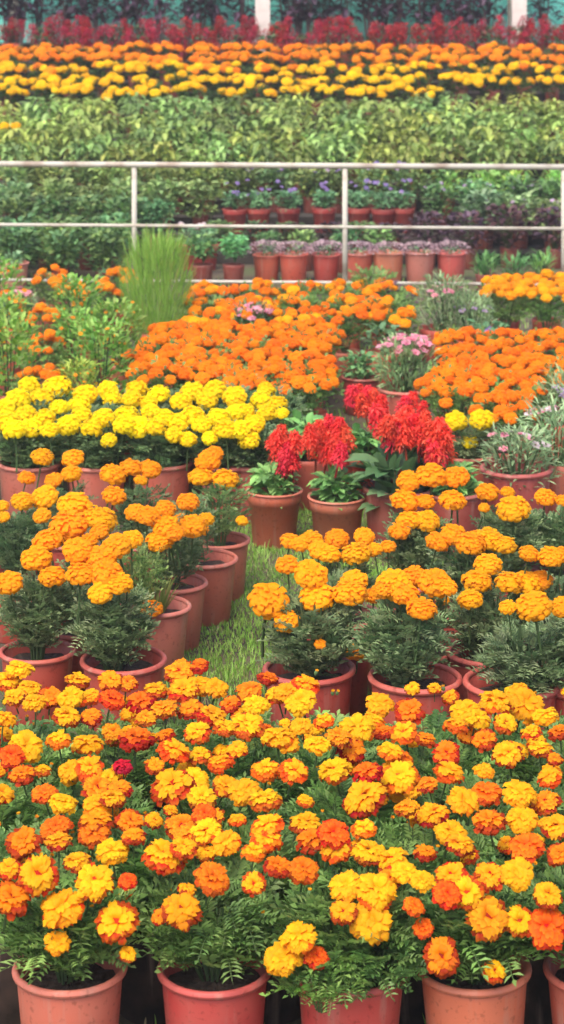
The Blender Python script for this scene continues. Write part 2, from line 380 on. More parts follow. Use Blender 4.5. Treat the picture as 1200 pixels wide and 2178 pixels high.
def dome_heads(t, n, rad, ztop, drop, r, meshes, mind=.75, tiltmax=.35, stem=None, nm='flower'):
    pts = []; tries = 0
    while len(pts) < n and tries < 400:
        tries += 1
        a = u(0, 6.28); q = sqrt(u(0, 1)); x, y = rad*q*cos(a), rad*q*sin(a)
        if any((x-p[0])**2+(y-p[1])**2 < (2*r*mind)**2 for p in pts): continue
        pts.append((x, y)); z = ztop-drop*q*q+u(-.02, .02)
        add_head(t, meshes, (x, y, z), r*u(.8, 1.15), (-y/rad*tiltmax+.15+u(-.2, .2), x/rad*tiltmax+u(-.2, .2)), stem, nm=nm)
ORD = ['first', 'second', 'third', 'fourth', 'fifth', 'sixth', 'seventh', 'eighth', 'ninth', 'tenth', 'eleventh', 'twelfth', 'thirteenth', 'fourteenth', 'fifteenth', 'sixteenth', 'seventeenth', 'eighteenth', 'nineteenth', 'twentieth', 'twenty-first', 'twenty-second', 'twenty-third', 'twenty-fourth', 'twenty-fifth']

# ================================================================== SETTING
mb = MB(); mb.add([Vector(p) for p in ((-60, -20, 0), (60, -20, 0), (60, 140, 0), (-60, 140, 0))], [(0, 1, 2, 3)], (1, 1, 1))
tag(link('ground', mb.mesh('ground', M_GROUND)), None, None, kind='structure')
mb = MB()
def ZT(Y): return max(0, math.floor((Y-18.9)/.6+1e-6))*.095
prof = [(18.9+.6*k, .095*k) for k in range(1, 19)]
for k, (y, z) in enumerate(prof):
    mb.box((-9, y, .004), (9, y+.6 if k < 17 else y+4, z-.0))
tag(link('terrace', mb.mesh('terrace', M_TERR)), None, None, kind='structure')

# short grass on the open patch and between the pots
mb = MB()
def grass_blades(n, x0, x1, y0, y1, h0, h1, w, bare=True):
    for i in range(n):
        x = u(x0, x1); y = u(y0, y1)
        pn = sin(x*7.3+1.1)*sin(y*5.1+.4)+.5*sin(x*17+y*11)
        if bare and pn > .75 and R.random() < .7: continue
        if bare and y < 7.75 and R.random() < .6: continue
        k = u(h0, h1)*(1+.3*pn); a = u(0, 6.28); l = u(.1, .8)*k; c = jit(mixc((.22, .46, .05), (.42, .64, .14), u(0, 1)), .15)
        if R.random() < .08+(.25 if y < 8.1 else 0): c = jit((.42, .36, .17), .15)
        dx, dy = cos(a)*l, sin(a)*l; sx, sy = -sin(a)*w, cos(a)*w
        mb.add([Vector((x-sx, y-sy, 0)), Vector((x+sx, y+sy, 0)), Vector((x+dx*.5+sx*.7, y+dy*.5+sy*.7, k*.65)), Vector((x+dx*.5-sx*.7, y+dy*.5-sy*.7, k*.65)), Vector((x+dx, y+dy, k))],
               [(0, 1, 2, 3), (3, 2, 4)], c)
grass_blades(52000, -.75, .85, 7.2, 10.9, .008, .03, .0022)
grass_blades(14000, -2.3, 2.3, 4.3, 18.5, .015, .06, .004, False)
tag(link('grass', mb.mesh('grass', M_LEAF)), 'short bright green grass on the open patch between the pots', 'grass', kind='stuff')

# railing
rl = thing('railing', 'white metal railing with three rails across the flower display', 'railing', 0, 17.3)
rl.rotation_euler = (0, 0, -.055)
def rz(py): return Z_(py, 17.3)
def part(nm, mb, mat, par, smooth=True): return link(nm, mb.mesh(nm, mat, smooth), par)
mb = MB(); mb.tube((-4.2, 0, rz(352)), (4.2, 0, rz(352)), .024, .024, 14); part('top_rail', mb, M_WHITE, rl)
mb = MB(); mb.tube((-4.2, -.004, rz(482)), (4.2, -.004, rz(482)), .014, .014, 12); part('middle_rail', mb, M_WHITE, rl)
mb = MB(); mb.tube((-4.2, -.004, rz(600)), (4.2, -.004, rz(600)), .013, .013, 12); part('bottom_rail', mb, M_WHITE, rl)
mb = MB(); mb.tube((0, .006, 0), (0, .006, rz(358)), .022, .022, 14); pm = mb.mesh('railing_post', M_WHITE, True)
for px in (-168, 284, 734, 1196, 1650): link('post', pm, rl, (X_(px, 17.3), 0, 0))

# back screen: posts and netting
bf = thing('screen_fence', 'teal netting fence with pale square posts behind all the flowers', 'fence', 0, 29.6, 0)
xs = [X_(p, 29.6) for p in (-506, 28-2, 560, 1091, 1622)]
xs = [X_(560+531*k, 29.6) for k in (-2, -1, 0, 1, 2)]
mb = MB()
for k in range(4):
    a, b = xs[k]+.08, xs[k+1]-.08; n = 24
    rows = [[Vector((a+(b-a)*i/n, .03*sin(i*1.7+k)+.02*sin(z*5+i), z)) for i in range(n+1)] for z in (.8, 1.5, 2.2, 2.9, 3.5)]
    m2 = MB(); m2.strip(rows, [(1, 1, 1)]*(5*(n+1))); 
    o = link('netting', m2.mesh('netting', M_TEAL, True), bf)
    md = o.modifiers.new('t', 'SOLIDIFY'); md.thickness = .01
mb.box((-.10, -.10, .4), (.10, .10, 3.6)); pm = mb.mesh('fence_post', M_POST)
for k, x in enumerate(xs):
    if k == 1: continue
    link('post', pm, bf, (x, -.72, 0))

# ================================================================== FRONT: bicolour marigolds
rowY = [5.43, 5.74, 6.06, 6.40, 6.74]
rowX = [[-.543, -.172, .172, .497, .82],
        [-.70, -.36, -.02, .32, .66], [-.80, -.52, -.18, .16, .50, .80], [-.80, -.50, -.16, .18, .52, .84], [-.82, -.50, -.18, .14, .50, .82]]
front = []
rn = ['front row of bicolour marigolds', 'second row of bicolour marigolds', 'third row of bicolour marigolds', 'fourth row of bicolour marigolds', 'rear row of bicolour marigolds']
f_lab = ['bicolour marigold in pale dusty pot, leftmost of front row', 'bicolour marigold in deep red pot, second in the front row',
         'marigold spilling leaves over its red pot, third in the front row', 'bicolour marigold in orange brown pot, fourth in the front row', 'marigold at the bottom right corner, its pot almost out of view']
f_col = [(.60, .18, .13), (.50, .07, .07), (.50, .075, .07), (.54, .17, .10), (.46, .10, .07)]
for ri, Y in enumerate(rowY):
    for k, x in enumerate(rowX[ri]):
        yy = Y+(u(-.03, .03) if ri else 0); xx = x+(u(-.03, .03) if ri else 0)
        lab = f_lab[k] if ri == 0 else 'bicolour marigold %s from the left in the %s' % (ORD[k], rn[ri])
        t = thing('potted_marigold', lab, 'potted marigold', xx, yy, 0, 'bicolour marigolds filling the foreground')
        add_pot(t, 1.0 if ri else 1.02, f_col[k] if ri == 0 else (.012, .011, .012), detail=(ri == 0))  # rows behind: shade in the gaps put into the near-black pot colour
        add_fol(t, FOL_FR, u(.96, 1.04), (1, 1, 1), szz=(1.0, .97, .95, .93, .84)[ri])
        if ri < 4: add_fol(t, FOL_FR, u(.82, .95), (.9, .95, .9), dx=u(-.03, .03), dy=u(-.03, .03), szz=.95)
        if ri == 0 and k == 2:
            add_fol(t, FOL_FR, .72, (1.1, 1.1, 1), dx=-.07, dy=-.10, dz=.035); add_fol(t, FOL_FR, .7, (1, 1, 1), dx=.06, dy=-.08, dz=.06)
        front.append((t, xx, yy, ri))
FH = """50,1795,70,b;125,1792,55,b;82,1862,78,b;240,1812,62,y;202,1877,80,y;165,1835,55,y;20,1915,75,b;132,1935,82,y;122,2005,50,y;250,1962,84,y;272,2030,36,b;272,1875,38,r;200,1775,60,r;285,1780,50,r;350,1825,85,b;390,1805,50,b;450,1870,72,r;438,1815,42,y;387,1937,74,r;340,1950,32,b;540,1880,46,y;480,1795,55,y;565,1785,65,b;540,1815,50,b;590,1845,50,b;415,1780,70,b;585,2042,46,y;
635,1995,66,y;603,2040,70,y;672,2038,48,r;645,1853,60,r;665,1790,60,r;715,1805,60,b;735,1885,66,y;800,1895,76,y;790,1960,84,y;730,1940,52,r;785,1815,65,y;835,1830,60,y;860,1855,50,y;905,1815,45,r;980,1800,60,b;900,1875,50,y;960,1865,60,b;950,1905,55,r;995,1900,60,b;1042,1865,60,b;1100,1860,62,y;1120,1805,66,r;1190,1820,54,r;1037,1955,80,b;1105,1960,56,y;1165,1905,58,y;1165,1975,78,r;900,1975,40,r;940,2035,70,b;1050,2067,46,b;880,1930,44,r;20,1850,50,b;
42,1425,55,y;20,1450,50,b;30,1485,45,b;65,1465,50,y;75,1495,50,y;108,1485,50,r;165,1450,50,y;150,1485,50,y;190,1485,45,b;235,1450,50,b;270,1455,45,b;238,1490,50,b;142,1525,55,y;125,1575,50,y;195,1525,40,r;300,1495,55,r;332,1470,48,b;350,1510,55,y;382,1430,60,y;425,1418,40,r;390,1470,60,b;425,1460,60,y;460,1465,50,y;405,1510,50,r;570,1445,40,r;530,1472,50,b;545,1500,50,y;590,1480,50,y;450,1525,60,b;490,1500,40,r;525,1545,65,y;420,1560,50,b;352,1565,40,r;
55,1590,70,y;25,1610,50,r;47,1650,52,r;240,1560,45,b;290,1575,66,r;185,1585,60,y;190,1635,60,b;150,1640,50,y;262,1632,40,d;370,1600,62,b;425,1610,50,b;505,1595,45,b;470,1625,50,b;565,1640,60,b;590,1570,60,y;95,1690,50,r;135,1710,60,y;205,1680,60,b;255,1680,50,r;215,1720,70,y;205,1750,65,b;275,1750,55,r;240,1700,50,b;368,1675,86,b;415,1660,52,y;430,1700,60,b;435,1735,50,r;480,1675,52,y;520,1685,60,y;565,1705,62,b;505,1745,36,b;570,1760,65,b;385,1760,60,b;440,1770,60,b;120,1765,60,b;
650,1460,55,b;640,1495,60,y;610,1475,50,y;610,1580,50,y;808,1500,56,y;870,1515,60,b;860,1560,56,b;795,1535,46,b;815,1560,40,r;760,1550,66,y;720,1570,50,b;675,1585,56,y;745,1595,60,b;625,1642,58,b;712,1640,60,y;782,1645,56,r;775,1700,80,b;850,1655,74,b;910,1670,46,b;955,1645,60,b;950,1605,55,b;830,1600,50,b;850,1615,50,r;990,1515,56,y;970,1545,50,b;1015,1530,50,y;1030,1575,50,r;1055,1495,70,y;1115,1500,80,y;1160,1525,52,y;1080,1605,60,y;1150,1595,50,b;1180,1615,34,r;1190,1560,42,b;1170,1655,50,y;1030,1640,42,y;985,1705,62,y;1035,1690,60,r;1105,1690,66,y;920,1735,66,b;1040,1750,62,r;1110,1745,60,y;1160,1710,60,b;1185,1760,60,b;865,1720,46,b;650,1755,66,b;710,1775,60,b;775,1765,50,b;650,1705,36,b;960,1775,66,y;
10,1530,45,y;310,1530,44,b;480,1550,46,b;5,1690,50,b;330,1630,40,b;690,1535,40,b;905,1575,45,b;1075,1540,48,b;1130,1560,40,b;640,1545,44,y;90,1640,36,b;560,1555,44,b"""
BUD = [bud_mesh() for _ in range(2)]
def place_front(px, py, w, k):
    Z = .545+u(-.035, .035)
    Y = F*(H-Z)/(py-YH)
    if Y < 5.28: Y = 5.28-u(0, .02)-.03*max(0, (py-1960)/100)
    if py > 1980: Y = min(Y, 5.25)
    if Y > 6.9: Y = 6.9-u(0, .05)
    Z = Z_(py, Y); x = X_(px, Y)
    t, tx, ty, ri = min(front, key=lambda q: (q[1]-x)**2+(q[2]-Y)**2)
    r = w*1.04/2*Y/F
    steep = .22+u(-.25, .3)+(.35 if py > 1850 else 0)
    ms = dict(y=H_Y, b=H_B, r=H_R, d=H_D)[k]
    if k == 'y' and R.random() < .30: ms = H_B
    if k == 'b' and R.random() < .2: ms = H_R
    add_head(t, ms, (x-tx, Y-ty, Z), r, (steep, u(-.3, .3)), STEM_S)
for s in FH.replace('\n', '').split(';'):
    a = s.split(',')
    if len(a) == 4: place_front(float(a[0]), float(a[1]), float(a[2]), a[3])

for t, tx, ty, ri in front:               # small side blooms and unopened buds between the large heads
    for i in range(3 if ri else 2):
        a = u(0, 6.28); q = .16*sqrt(u(0, 1)); z = .50 if ri else u(.42, .5)
        add_head(t, H_B if R.random() < .75 else H_Y, (q*cos(a), q*sin(a)+(.02 if ri == 0 else 0), z+u(-.04, .02)), u(.018, .030), (u(0, .6), u(-.5, .5)), STEM_S)
    for i in range(3):
        a = u(0, 6.28); q = .17*sqrt(u(0, 1))
        add_head(t, BUD, (q*cos(a), q*sin(a), u(.44, .53)), .010, (u(-.3, .5), u(-.4, .4)), nm='bud')
# ================================================================== MIDDLE: tall amber marigolds
GM = 'tall amber marigolds in red pots around the grass patch'
def amber(px, pyrim, label, hs, sc=1.1, col=None, fdx=0, fdy=0, fol=FOL_AF, fs=.93, fz=1.0, spread=.12, meshes=None, tint=(1, 1, 1), banded=False, n=1, pale=()):
    rim = .262*sc; Y = F*(H-rim)/(pyrim-YH); X = X_(px, Y)
    t = thing('potted_marigold', label, 'potted marigold', X, Y, 0, GM)
    add_pot(t, sc, col, banded)
    for i in range(n): add_fol(t, fol, fs*sc*u(.95, 1.03), tint, fdx, fdy, szz=fz*sc)
    if hs:
        ys = [h[1] for h in hs]; lo, hi = min(ys), max(ys)
        for (hx, hy, w) in hs:
            tt = (hi-hy)/max(60, hi-lo) if hi > lo else .5
            Yh = Y-spread+2*spread*tt+u(-.02, .02)
            if hy > pyrim-40: Yh = Y-.15*sc
            Z = Z_(hy, Yh); x = X_(hx, Yh)
            add_head(t, meshes or G_AMB, (x-X, Yh-Y, Z), w*1.06/2*Yh/F, (u(-.05, .45), u(-.25, .25)), STEM if hy < pyrim-40 else STEM_S)
    return t
P_ = [(.40, .075, .055), (.36, .06, .045), (.43, .11, .08), (.46, .14, .10)]
amber(80, 1385, 'amber marigold at far left edge in an open-rimmed red pot', [(20, 1240, 58), (78, 1188, 68), (112, 1227, 60), (103, 1150, 65)], 1.0, P_[0], fz=1.05, n=2)
amber(264, 1402, 'bushy amber marigold off-centre in wide red pot, left of grass', [(172, 1222, 65), (228, 1222, 70), (254, 1242, 56), (214, 1262, 50), (215, 1188, 66), (165, 1172, 64), (248, 1162, 60)], 1.1, P_[1], fdx=-.04, fdy=0, fz=.95, n=2)
amber(170, 1335, 'amber marigold wedged behind the two front left pots', [(158, 1075, 70), (147, 1118, 76), (213, 1105, 70), (212, 1132, 42), (281, 1147, 44), (190, 1150, 40)], 1.0, P_[0])
t = amber(328, 1288, 'marigold in pinkish pot with one low bloom over its rim', [(287, 1090, 42), (315, 1098, 50), (352, 1082, 46), (352, 1120, 56), (340, 1150, 56), (370, 1135, 46), (322, 1295, 50)], 1.0, (.50, .18, .14), fs=.72, fdx=-.06, tint=(1.5, 1.5, 1.1))
link('grass_tuft', GRASSLET, t, (.01, -.02, 0), sc=1.0)
amber(366, 1238, 'amber marigold in the narrow pot third up the left edge of grass', [(400, 1068, 48), (410, 1120, 60), (438, 1105, 38)], 1.0, (.48, .15, .11))
amber(434, 1187, 'sparse marigold in tall brown red pot beside the grass', [(385, 1108, 40), (425, 1128, 40)], 1.0, (.42, .13, .09), fs=.7, fdx=-.05)
amber(468, 1148, 'pale green marigold at rear of the left pots beside grass', [(427, 1015, 52), (480, 1020, 56), (446, 978, 50), (455, 966, 38), (433, 985, 36), (515, 1108, 26)], .95, (.44, .13, .09), tint=(1.25, 1.3, 1.1), fz=1.05)
amber(305, 1150, 'amber marigold whose flat blooms overlap the yellow marigold pots', [(241, 1010, 56), (280, 995, 50), (319, 998, 46), (300, 1022, 30), (243, 1055, 50)], .95, P_[1], tint=(.9, .95, .95))
amber(140, 1150, 'amber marigold in front of the leftmost yellow marigold pot', [(90, 973, 46), (155, 975, 48), (152, 1008, 46), (114, 1022, 36), (57, 1017, 38)], .95, P_[0])
amber(36, 1220, 'bluish leaved amber marigold at left edge, behind the big clump', [(95, 1057, 56), (48, 1067, 48), (5, 1077, 30), (90, 1097, 38), (8, 1100, 28)], 1.0, P_[0], n=2, tint=(.9, .98, 1.0))
# right cluster
amber(660, 1422, 'amber marigold with thin leaves in tall red pot beside the grass', [(572, 1278, 82), (610, 1322, 52), (675, 1270, 72), (745, 1262, 76), (662, 1222, 68), (752, 1238, 60), (612, 1202, 48), (681, 1370, 24)], 1.16, (.40, .065, .05), n=2, fz=.92)
amber(880, 1440, 'amber marigold in wide red pot with bare soil showing', [(838, 1243, 78), (862, 1264, 60), (925, 1240, 70), (897, 1296, 64), (815, 1255, 46), (952, 1250, 42), (880, 1226, 52)], 1.16, (.45, .085, .065), fdx=-.04, fz=.94, n=2)
amber(1088, 1450, 'amber marigold leaning right out of a wide red pot', [(1135, 1290, 80), (1080, 1292, 36)], 1.2, (.42, .075, .06), fdx=.06, n=2, fz=.8)
amber(1255, 1455, 'amber marigold cut off by the right edge of the view', [(1197, 1292, 52)], 1.15, P_[1])
amber(735, 1308, 'amber marigold clump tucked behind the tall pot by grass', [(618, 1152, 42), (660, 1150, 50), (680, 1170, 46), (702, 1180, 46), (717, 1147, 52), (775, 1142, 42), (758, 1178, 62), (795, 1170, 36), (825, 1163, 36), (640, 1158, 36)], 1.05, (.46, .14, .10), fs=.7)
amber(715, 1362, 'marigold pot half hidden behind the thin leaved marigold', [(795, 1268, 42), (758, 1387, 44)], 1.0, (.38, .06, .05), fs=.6)
amber(905, 1378, 'small red pot between two wide pots, its blooms hidden', [(942, 1276, 30)], 1.0, (.40, .08, .06), fs=.7)
amber(1045, 1385, 'leafy amber marigold behind the wide pot at right', [(1038, 1202, 58), (1015, 1237, 64), (1000, 1275, 52), (1085, 1240, 62), (1122, 1240, 62), (1150, 1235, 52)], 1.12, (.36, .06, .05), n=2, fz=.88)
amber(1180, 1380, 'amber marigold near right edge behind the leaning one', [(1125, 1178, 42), (1172, 1185, 56), (1200, 1180, 40)], 1.05, P_[0], n=2)
amber(1000, 1300, 'amber marigold with a row of five wide blooms', [(932, 1152, 50), (965, 1137, 56), (1000, 1157, 66), (1040, 1148, 66), (1073, 1160, 52), (1015, 1145, 44)], 1.05, P_[1], n=2)
amber(885, 1232, 'golden marigold in front of the large purple brown pot', [(870, 1023, 50), (918, 1012, 62), (970, 1015, 54), (862, 1065, 64), (905, 1067, 44), (963, 1065, 56), (870, 1107, 54), (908, 1108, 54), (850, 1130, 46)], 1.05, P_[0], n=2)
amber(1085, 1225, 'marigold with rose-shaped orange blooms at right', [(1037, 1047, 48), (1080, 1047, 32), (1092, 1083, 68), (1030, 1080, 26)], 1.05, P_[1], n=2, tint=(1.1, 1.1, 1.1))
amber(1185, 1210, 'marigold at right edge with small orange blooms above grey leaves', [(1160, 1058, 46), (1198, 1065, 34)], 1.0, P_[1], n=2, tint=(1.1, 1.15, 1.1))
# ================================================================== yellow marigolds
YH_ = """62,820,46;122,825,60;182,840,50;230,830,44;37,850,55;90,847,48;292,828,46;280,850,44;338,840,50;410,835,50;457,830,50;385,855,46;440,852,46;500,845,50;567,830,42;555,850,44;522,875,40;567,878,42;590,860,44;127,867,42;170,862,48;55,882,46;95,890,48;15,900,56;220,890,50;175,885,48;145,905,50;270,885,52;295,910,56;265,905,48;320,877,42;350,890,48;410,885,52;380,900,48;465,890,52;480,915,52;540,902,48;510,915,46;232,937,36;400,935,40;447,932,34;195,912,48;370,925,40;530,935,44;65,910,48;30,915,50;330,910,46;240,850,42;8,870,46;500,880,44;430,905,50;600,880,30;315,858,40;105,915,40"""
yrow = [(10.72, 1), (11.12, 2), (11.52, 3)]; ypl = []
for Y, k in yrow:
    n = 5
    for i in range(n):
        px = [62, 205, 345, 480, 590][i]+(k-1)*12-(20 if k == 2 else 0) if k == 1 or i < 4 else 575
        ypl.append([px, Y])
ythings = []
for i, (px, Y) in enumerate(ypl):
    k, q = divmod(i, 5)
    if k == 0 and q == 4: px = 545
    X = X_(px, Y)
    lab = 'lemon yellow marigold, %s from the left in the %s row of yellow ones' % (ORD[q], ['front', 'middle', 'rear'][k])
    t = thing('potted_marigold', lab, 'potted marigold', X, Y, 0, 'block of lemon yellow marigolds at left')
    add_pot(t, 1.1, [(.42, .13, .10), (.44, .13, .10), (.45, .12, .09), (.34, .08, .07), (.38, .1, .08)][q], detail=(k == 0))
    add_fol(t, FOL_AF, 1.25, (.75, .85, .8), szz=.95); add_fol(t, FOL_AF, 1.2, (.85, .95, .9), szz=.9)
    ythings.append((t, X, Y))
for s in YH_.split(';'):
    px, py, w = [float(a) for a in s.split(',')]
    Z = .50+u(-.02, .02); Y = F*(H-Z)/(py-YH); Y = max(Y, 10.55); Z = Z_(py, Y); x = X_(px, Y)
    t, tx, ty = min(ythings, key=lambda q: (q[1]-x)**2+(q[2]-Y)**2)
    add_head(t, G_YEL, (x-tx, Y-ty, Z), w*1.06/2*Y/F, (u(-.1, .4), u(-.2, .2)), STEM)
t = thing('potted_marigold', 'lemon yellow marigold with two big blooms beside red plumes', 'potted marigold', X_(995, 11.0), 11.0, 0)
add_pot(t, 1.0); add_fol(t, FOL_AF, 1.1, szz=.85)
for px, py, w in ((970, 895, 52), (1025, 893, 54), (1000, 940, 34)):
    add_head(t, G_YEL, (X_(px, 10.95)-t.location.x, -.05, Z_(py, 10.95)), w/2*10.95/F, (.3, 0), STEM)

# ================================================================== orange blocks
OG = 'dense blocks of orange marigolds in the middle distance'
def orange_row(Y, pxs, where, n=13, ztop=.47, mat=None, r=.042, leg=False):
    for k, px in enumerate(pxs):
        yy = Y+u(-.04, .04)
        t = thing('potted_marigold', 'orange marigold, %s from the left in the %s' % (ORD[k], where) if len(pxs) > 1 else 'orange marigold in the %s' % where, 'potted marigold', X_(px, yy), yy, 0, OG)
        add_pot(t, .8, detail=False)
        add_fol(t, FOL_MF, u(1, 1.1), (.8, .9, .8))
        dome_heads(t, n, .185, ztop, .06, r, mat or G_ORA, .62)
def spread(a, b, step): n = max(1, round((b-a)/step)); return [a+(b-a)*(i+.5)/n+u(-8, 8) for i in range(n)]
cent = [(11.95, 470, 690), (12.3, 300, 700), (12.65, 290, 700), (13.0, 290, 700), (13.35, 300, 705), (13.7, 320, 715)]
cn = ['nearest row of the central orange block', 'second row of the central orange block', 'third row of the central orange block', 'fourth row of the central orange block', 'fifth row of the central orange block', 'sixth row of the central orange block']
for (Y, a, b), w in zip(cent, cn): orange_row(Y, spread(a, b, .30*F/Y), w, 16 if Y > 12 else 12)
for Y, a, b, w in ((14.2, 400, 880, 'loose row before the railing, centre'), (14.7, 400, 870, 'second loose row before the railing'), (15.3, 400, 880, 'loose row closest to the railing')):
    orange_row(Y, spread(a, b, .32*F/Y), w, 10, .47, G_ORA+G_AMBF, .044)
right = [(11.35, 985, 1150, 'nearest row of the right orange block'), (11.75, 915, 1160, 'second row of the right orange block'), (12.15, 910, 1190, 'third row of the right orange block'), (12.55, 930, 1210, 'fourth row of the right orange block'), (12.95, 940, 1210, 'fifth row of the right orange block'), (13.35, 950, 1215, 'sixth row of the right orange block')]
for Y, a, b, w in right: orange_row(Y, spread(a, b, .30*F/Y), w, 15)
for Y, a, b, w in ((14.9, 1030, 1215, 'nearer golden row at upper right'), (15.4, 1030, 1215, 'farther golden row at upper right')):
    orange_row(Y, spread(a, b, .34*F/Y), w, 14, .52, G_AMBF, .045)
# left, orange tulip-like clumps among green
for px, Y, lab, ms in ((95, 14.2, 'orange marigold clump beside pink blooms at left edge', G_ORAF), (85, 12.2, 'small orange marigold just behind the yellow block at left', G_ORA), (215, 15.2, 'orange marigold before the railing left of the feathery column', G_ORAF), (150, 15.4, 'small orange marigold in the gap right of the pink blooms', G_ORAF), (255, 15.9, 'orange marigold touching the bottom rail beside the feathery column', G_ORAF), (110, 16.0, 'orange marigold under the bottom rail near left edge', G_ORAF), (95, 13.2, 'orange marigold between the pale green plants at left', G_ORA), (30, 15.0, 'faded orange marigold at left edge below the railing', G_ORAF)):
    t = thing('potted_marigold', lab, 'potted marigold', X_(px, Y), Y, 0); add_pot(t, .95, detail=False); add_fol(t, FOL_MF, 1.0); dome_heads(t, 9, .15, .48, .08, .042, ms, .6)
t = thing('potted_marigold', 'pair of round orange blooms standing above the bottom rail', 'potted marigold', X_(790, 15.9), 15.9, 0)
add_pot(t, .9); add_fol(t, FOL_MF, 1.0, szz=1.15)
for px in (768, 810): add_head(t, G_AMBF, (X_(px, 15.9)-t.location.x, 0, Z_(602, 15.9)), .054, (.3, 0), STEM)

# ================================================================== special plants, middle distance
def special(name, label, cat, px, Y, pot=1.0, pcol=None, banded=False, detail=True, Z=0.0, group=None, zs=1.0):
    t = thing(name, label, cat, X_(px, Y), Y, Z, group)
    if pot: add_pot(t, pot, pcol, banded, detail, zs)
    return t
def scatter(t, n, meshes, rad, z0, z1, r, nm='flower', tilt=.5, fy=-1):
    for i in range(n):
        a = u(0, 6.28); q = rad*sqrt(u(0, 1))
        add_head(t, meshes, (q*cos(a), q*sin(a), u(z0, z1)), r*u(.8, 1.2), (tilt+u(-.3, .3), u(-.4, .4)), nm=nm)
t = special('feathery_plant', 'tall column of feathery bright green foliage before the railing', 'feathery plant', 333, 14.6, 1.0, detail=False)
link('foliage', KOCHIA, t, sc=(.88, .88, 1.0))
for px, Y, sc, lab in ((250, 13.5, .95, 'bright green fine leaved plant at the foot of the feathery column'), (170, 14.4, 1.0, 'light green upright plant farther back between orange clumps at left'), (-5, 15.2, 1.0, 'tall thin grassy plant at left edge reaching the bottom rail'), (215, 12.7, 1.0, 'airy light green plant with tiny orange buds behind yellow marigolds'), (160, 13.4, .9, 'wispy light green plant left of the feathery column'), (20, 12.6, 1.05, 'pale green feathery plant cut by the left edge'), (5, 13.6, 1.0, 'thin green plant behind the one on the left edge')):
    t = special('feathery_plant', lab, 'feathery plant', px, Y, 1.0, detail=False, group='airy green plants at left')
    add_fol(t, BR_AIRY, sc, (.50, .60, .5)); scatter(t, 14, B_SPIKE, .17, .35, .66*sc, .016)
t = special('airy_shrub', 'yellow green fine leaved plant with tiny buds before yellow block', 'leafy plant', 165, 12.15, 1.0, detail=False)
add_fol(t, BR_AIRY, .78, (.65, .62, .45)); scatter(t, 22, B_SPIKE, .16, .3, .5, .013)
# pinks
def pinks(px, Y, lab, sc, nfl, pc=None, fol=BR_GREY, tint=(.7, .8, .65), fm=B_PINK, szz=None, top=.48, banded=False, n=2, r=.032, det=True):
    t = special('potted_dianthus', lab, 'potted flower', px, Y, sc, pc, banded, det)
    for i in range(n): add_fol(t, fol, sc, tint, szz=szz)
    dome_heads(t, nfl, .13*sc, top, .05, r, fm, .5)
    return t
pinks(865, 12.5, 'pink flower on dense narrow leaves behind the red plumes', 1.15, 30, (.40, .12, .09), top=.60, szz=1.15, tint=(.8, .95, .7), r=.038, n=3)
pinks(540, 14.2, 'pink dianthus with dark grey green mound among orange marigolds', 1.0, 18, fm=B_PINK, tint=(.5, .65, .55), top=.50, det=False)
pinks(945, 14.4, 'tall silvery green bush with pink tips right of centre', 1.25, 12, tint=(.8, .85, .7), szz=1.3, top=.62, det=False)
pinks(1000, 14.3, 'grey green bush behind the silvery one below the bottom rail', 1.1, 8, tint=(.7, .8, .65), fm=B_LILAC, top=.5, det=False)
pinks(1100, 10.45, 'broad grey green plant with pale pink and white blooms at right', 1.25, 10, (.36, .07, .07), fm=B_PINK+B_WHITE, szz=1.0, top=.50, tint=(.85, .95, .8))
pinks(1185, 10.7, 'grey green plant with white blooms at right edge', 1.2, 8, fm=B_WHITE+B_PINK, szz=1.15, top=.56, tint=(.85, .95, .8), det=False)
pinks(1210, 11.7, 'pale spiky plant with lilac blooms cut by the right edge', 1.1, 7, fm=B_LILAC, tint=(.9, 1, .8), det=False)
pinks(40, 14.9, 'lilac pink flower near left edge below the bottom rail', .9, 9, fm=B_LILAC+B_PINK, top=.5, det=False)
t = special('leafy_plant', 'small green plant in dark red pot left of pink flower', 'potted plant', 767, 13.2, .86, (.30, .055, .045)); add_fol(t, BR_SMALL, 1.0, (.8, .9, .7)); add_fol(t, BR_SMALL, 1.0, (.8, .9, .7))
t = special('leafy_plant', 'green broad leaved plant between yellow marigolds and red plumes', 'potted plant', 650, 11.0, 1.0, detail=False); add_fol(t, BR_SALV, 1.2); add_fol(t, BR_SALV, 1.2)
for i in range(4): add_head(t, PL_RED, (u(-.1, .1), u(-.05, .1), u(.36, .4)), .55, (u(-.2, .2), u(-.2, .2)), nm='plume')
t = special('leafy_plant', 'purple leaved plant under the pair of round orange blooms', 'potted plant', 840, 15.6, .9, detail=False); add_fol(t, BR_PURP, 1.0, szz=.95)
t = special('leafy_plant', 'small green plant beside the purple one before the railing', 'potted plant', 815, 14.0, .9, detail=False); add_fol(t, BR_SMALL, 1.1)
t = special('leafy_plant', 'dark green plant between the central orange block and silvery bush', 'potted plant', 1035, 13.9, .9, detail=False); add_fol(t, BR_SMALL, 1.2, (.7, .8, .7)); scatter(t, 4, B_PURP, .1, .36, .42, .03)
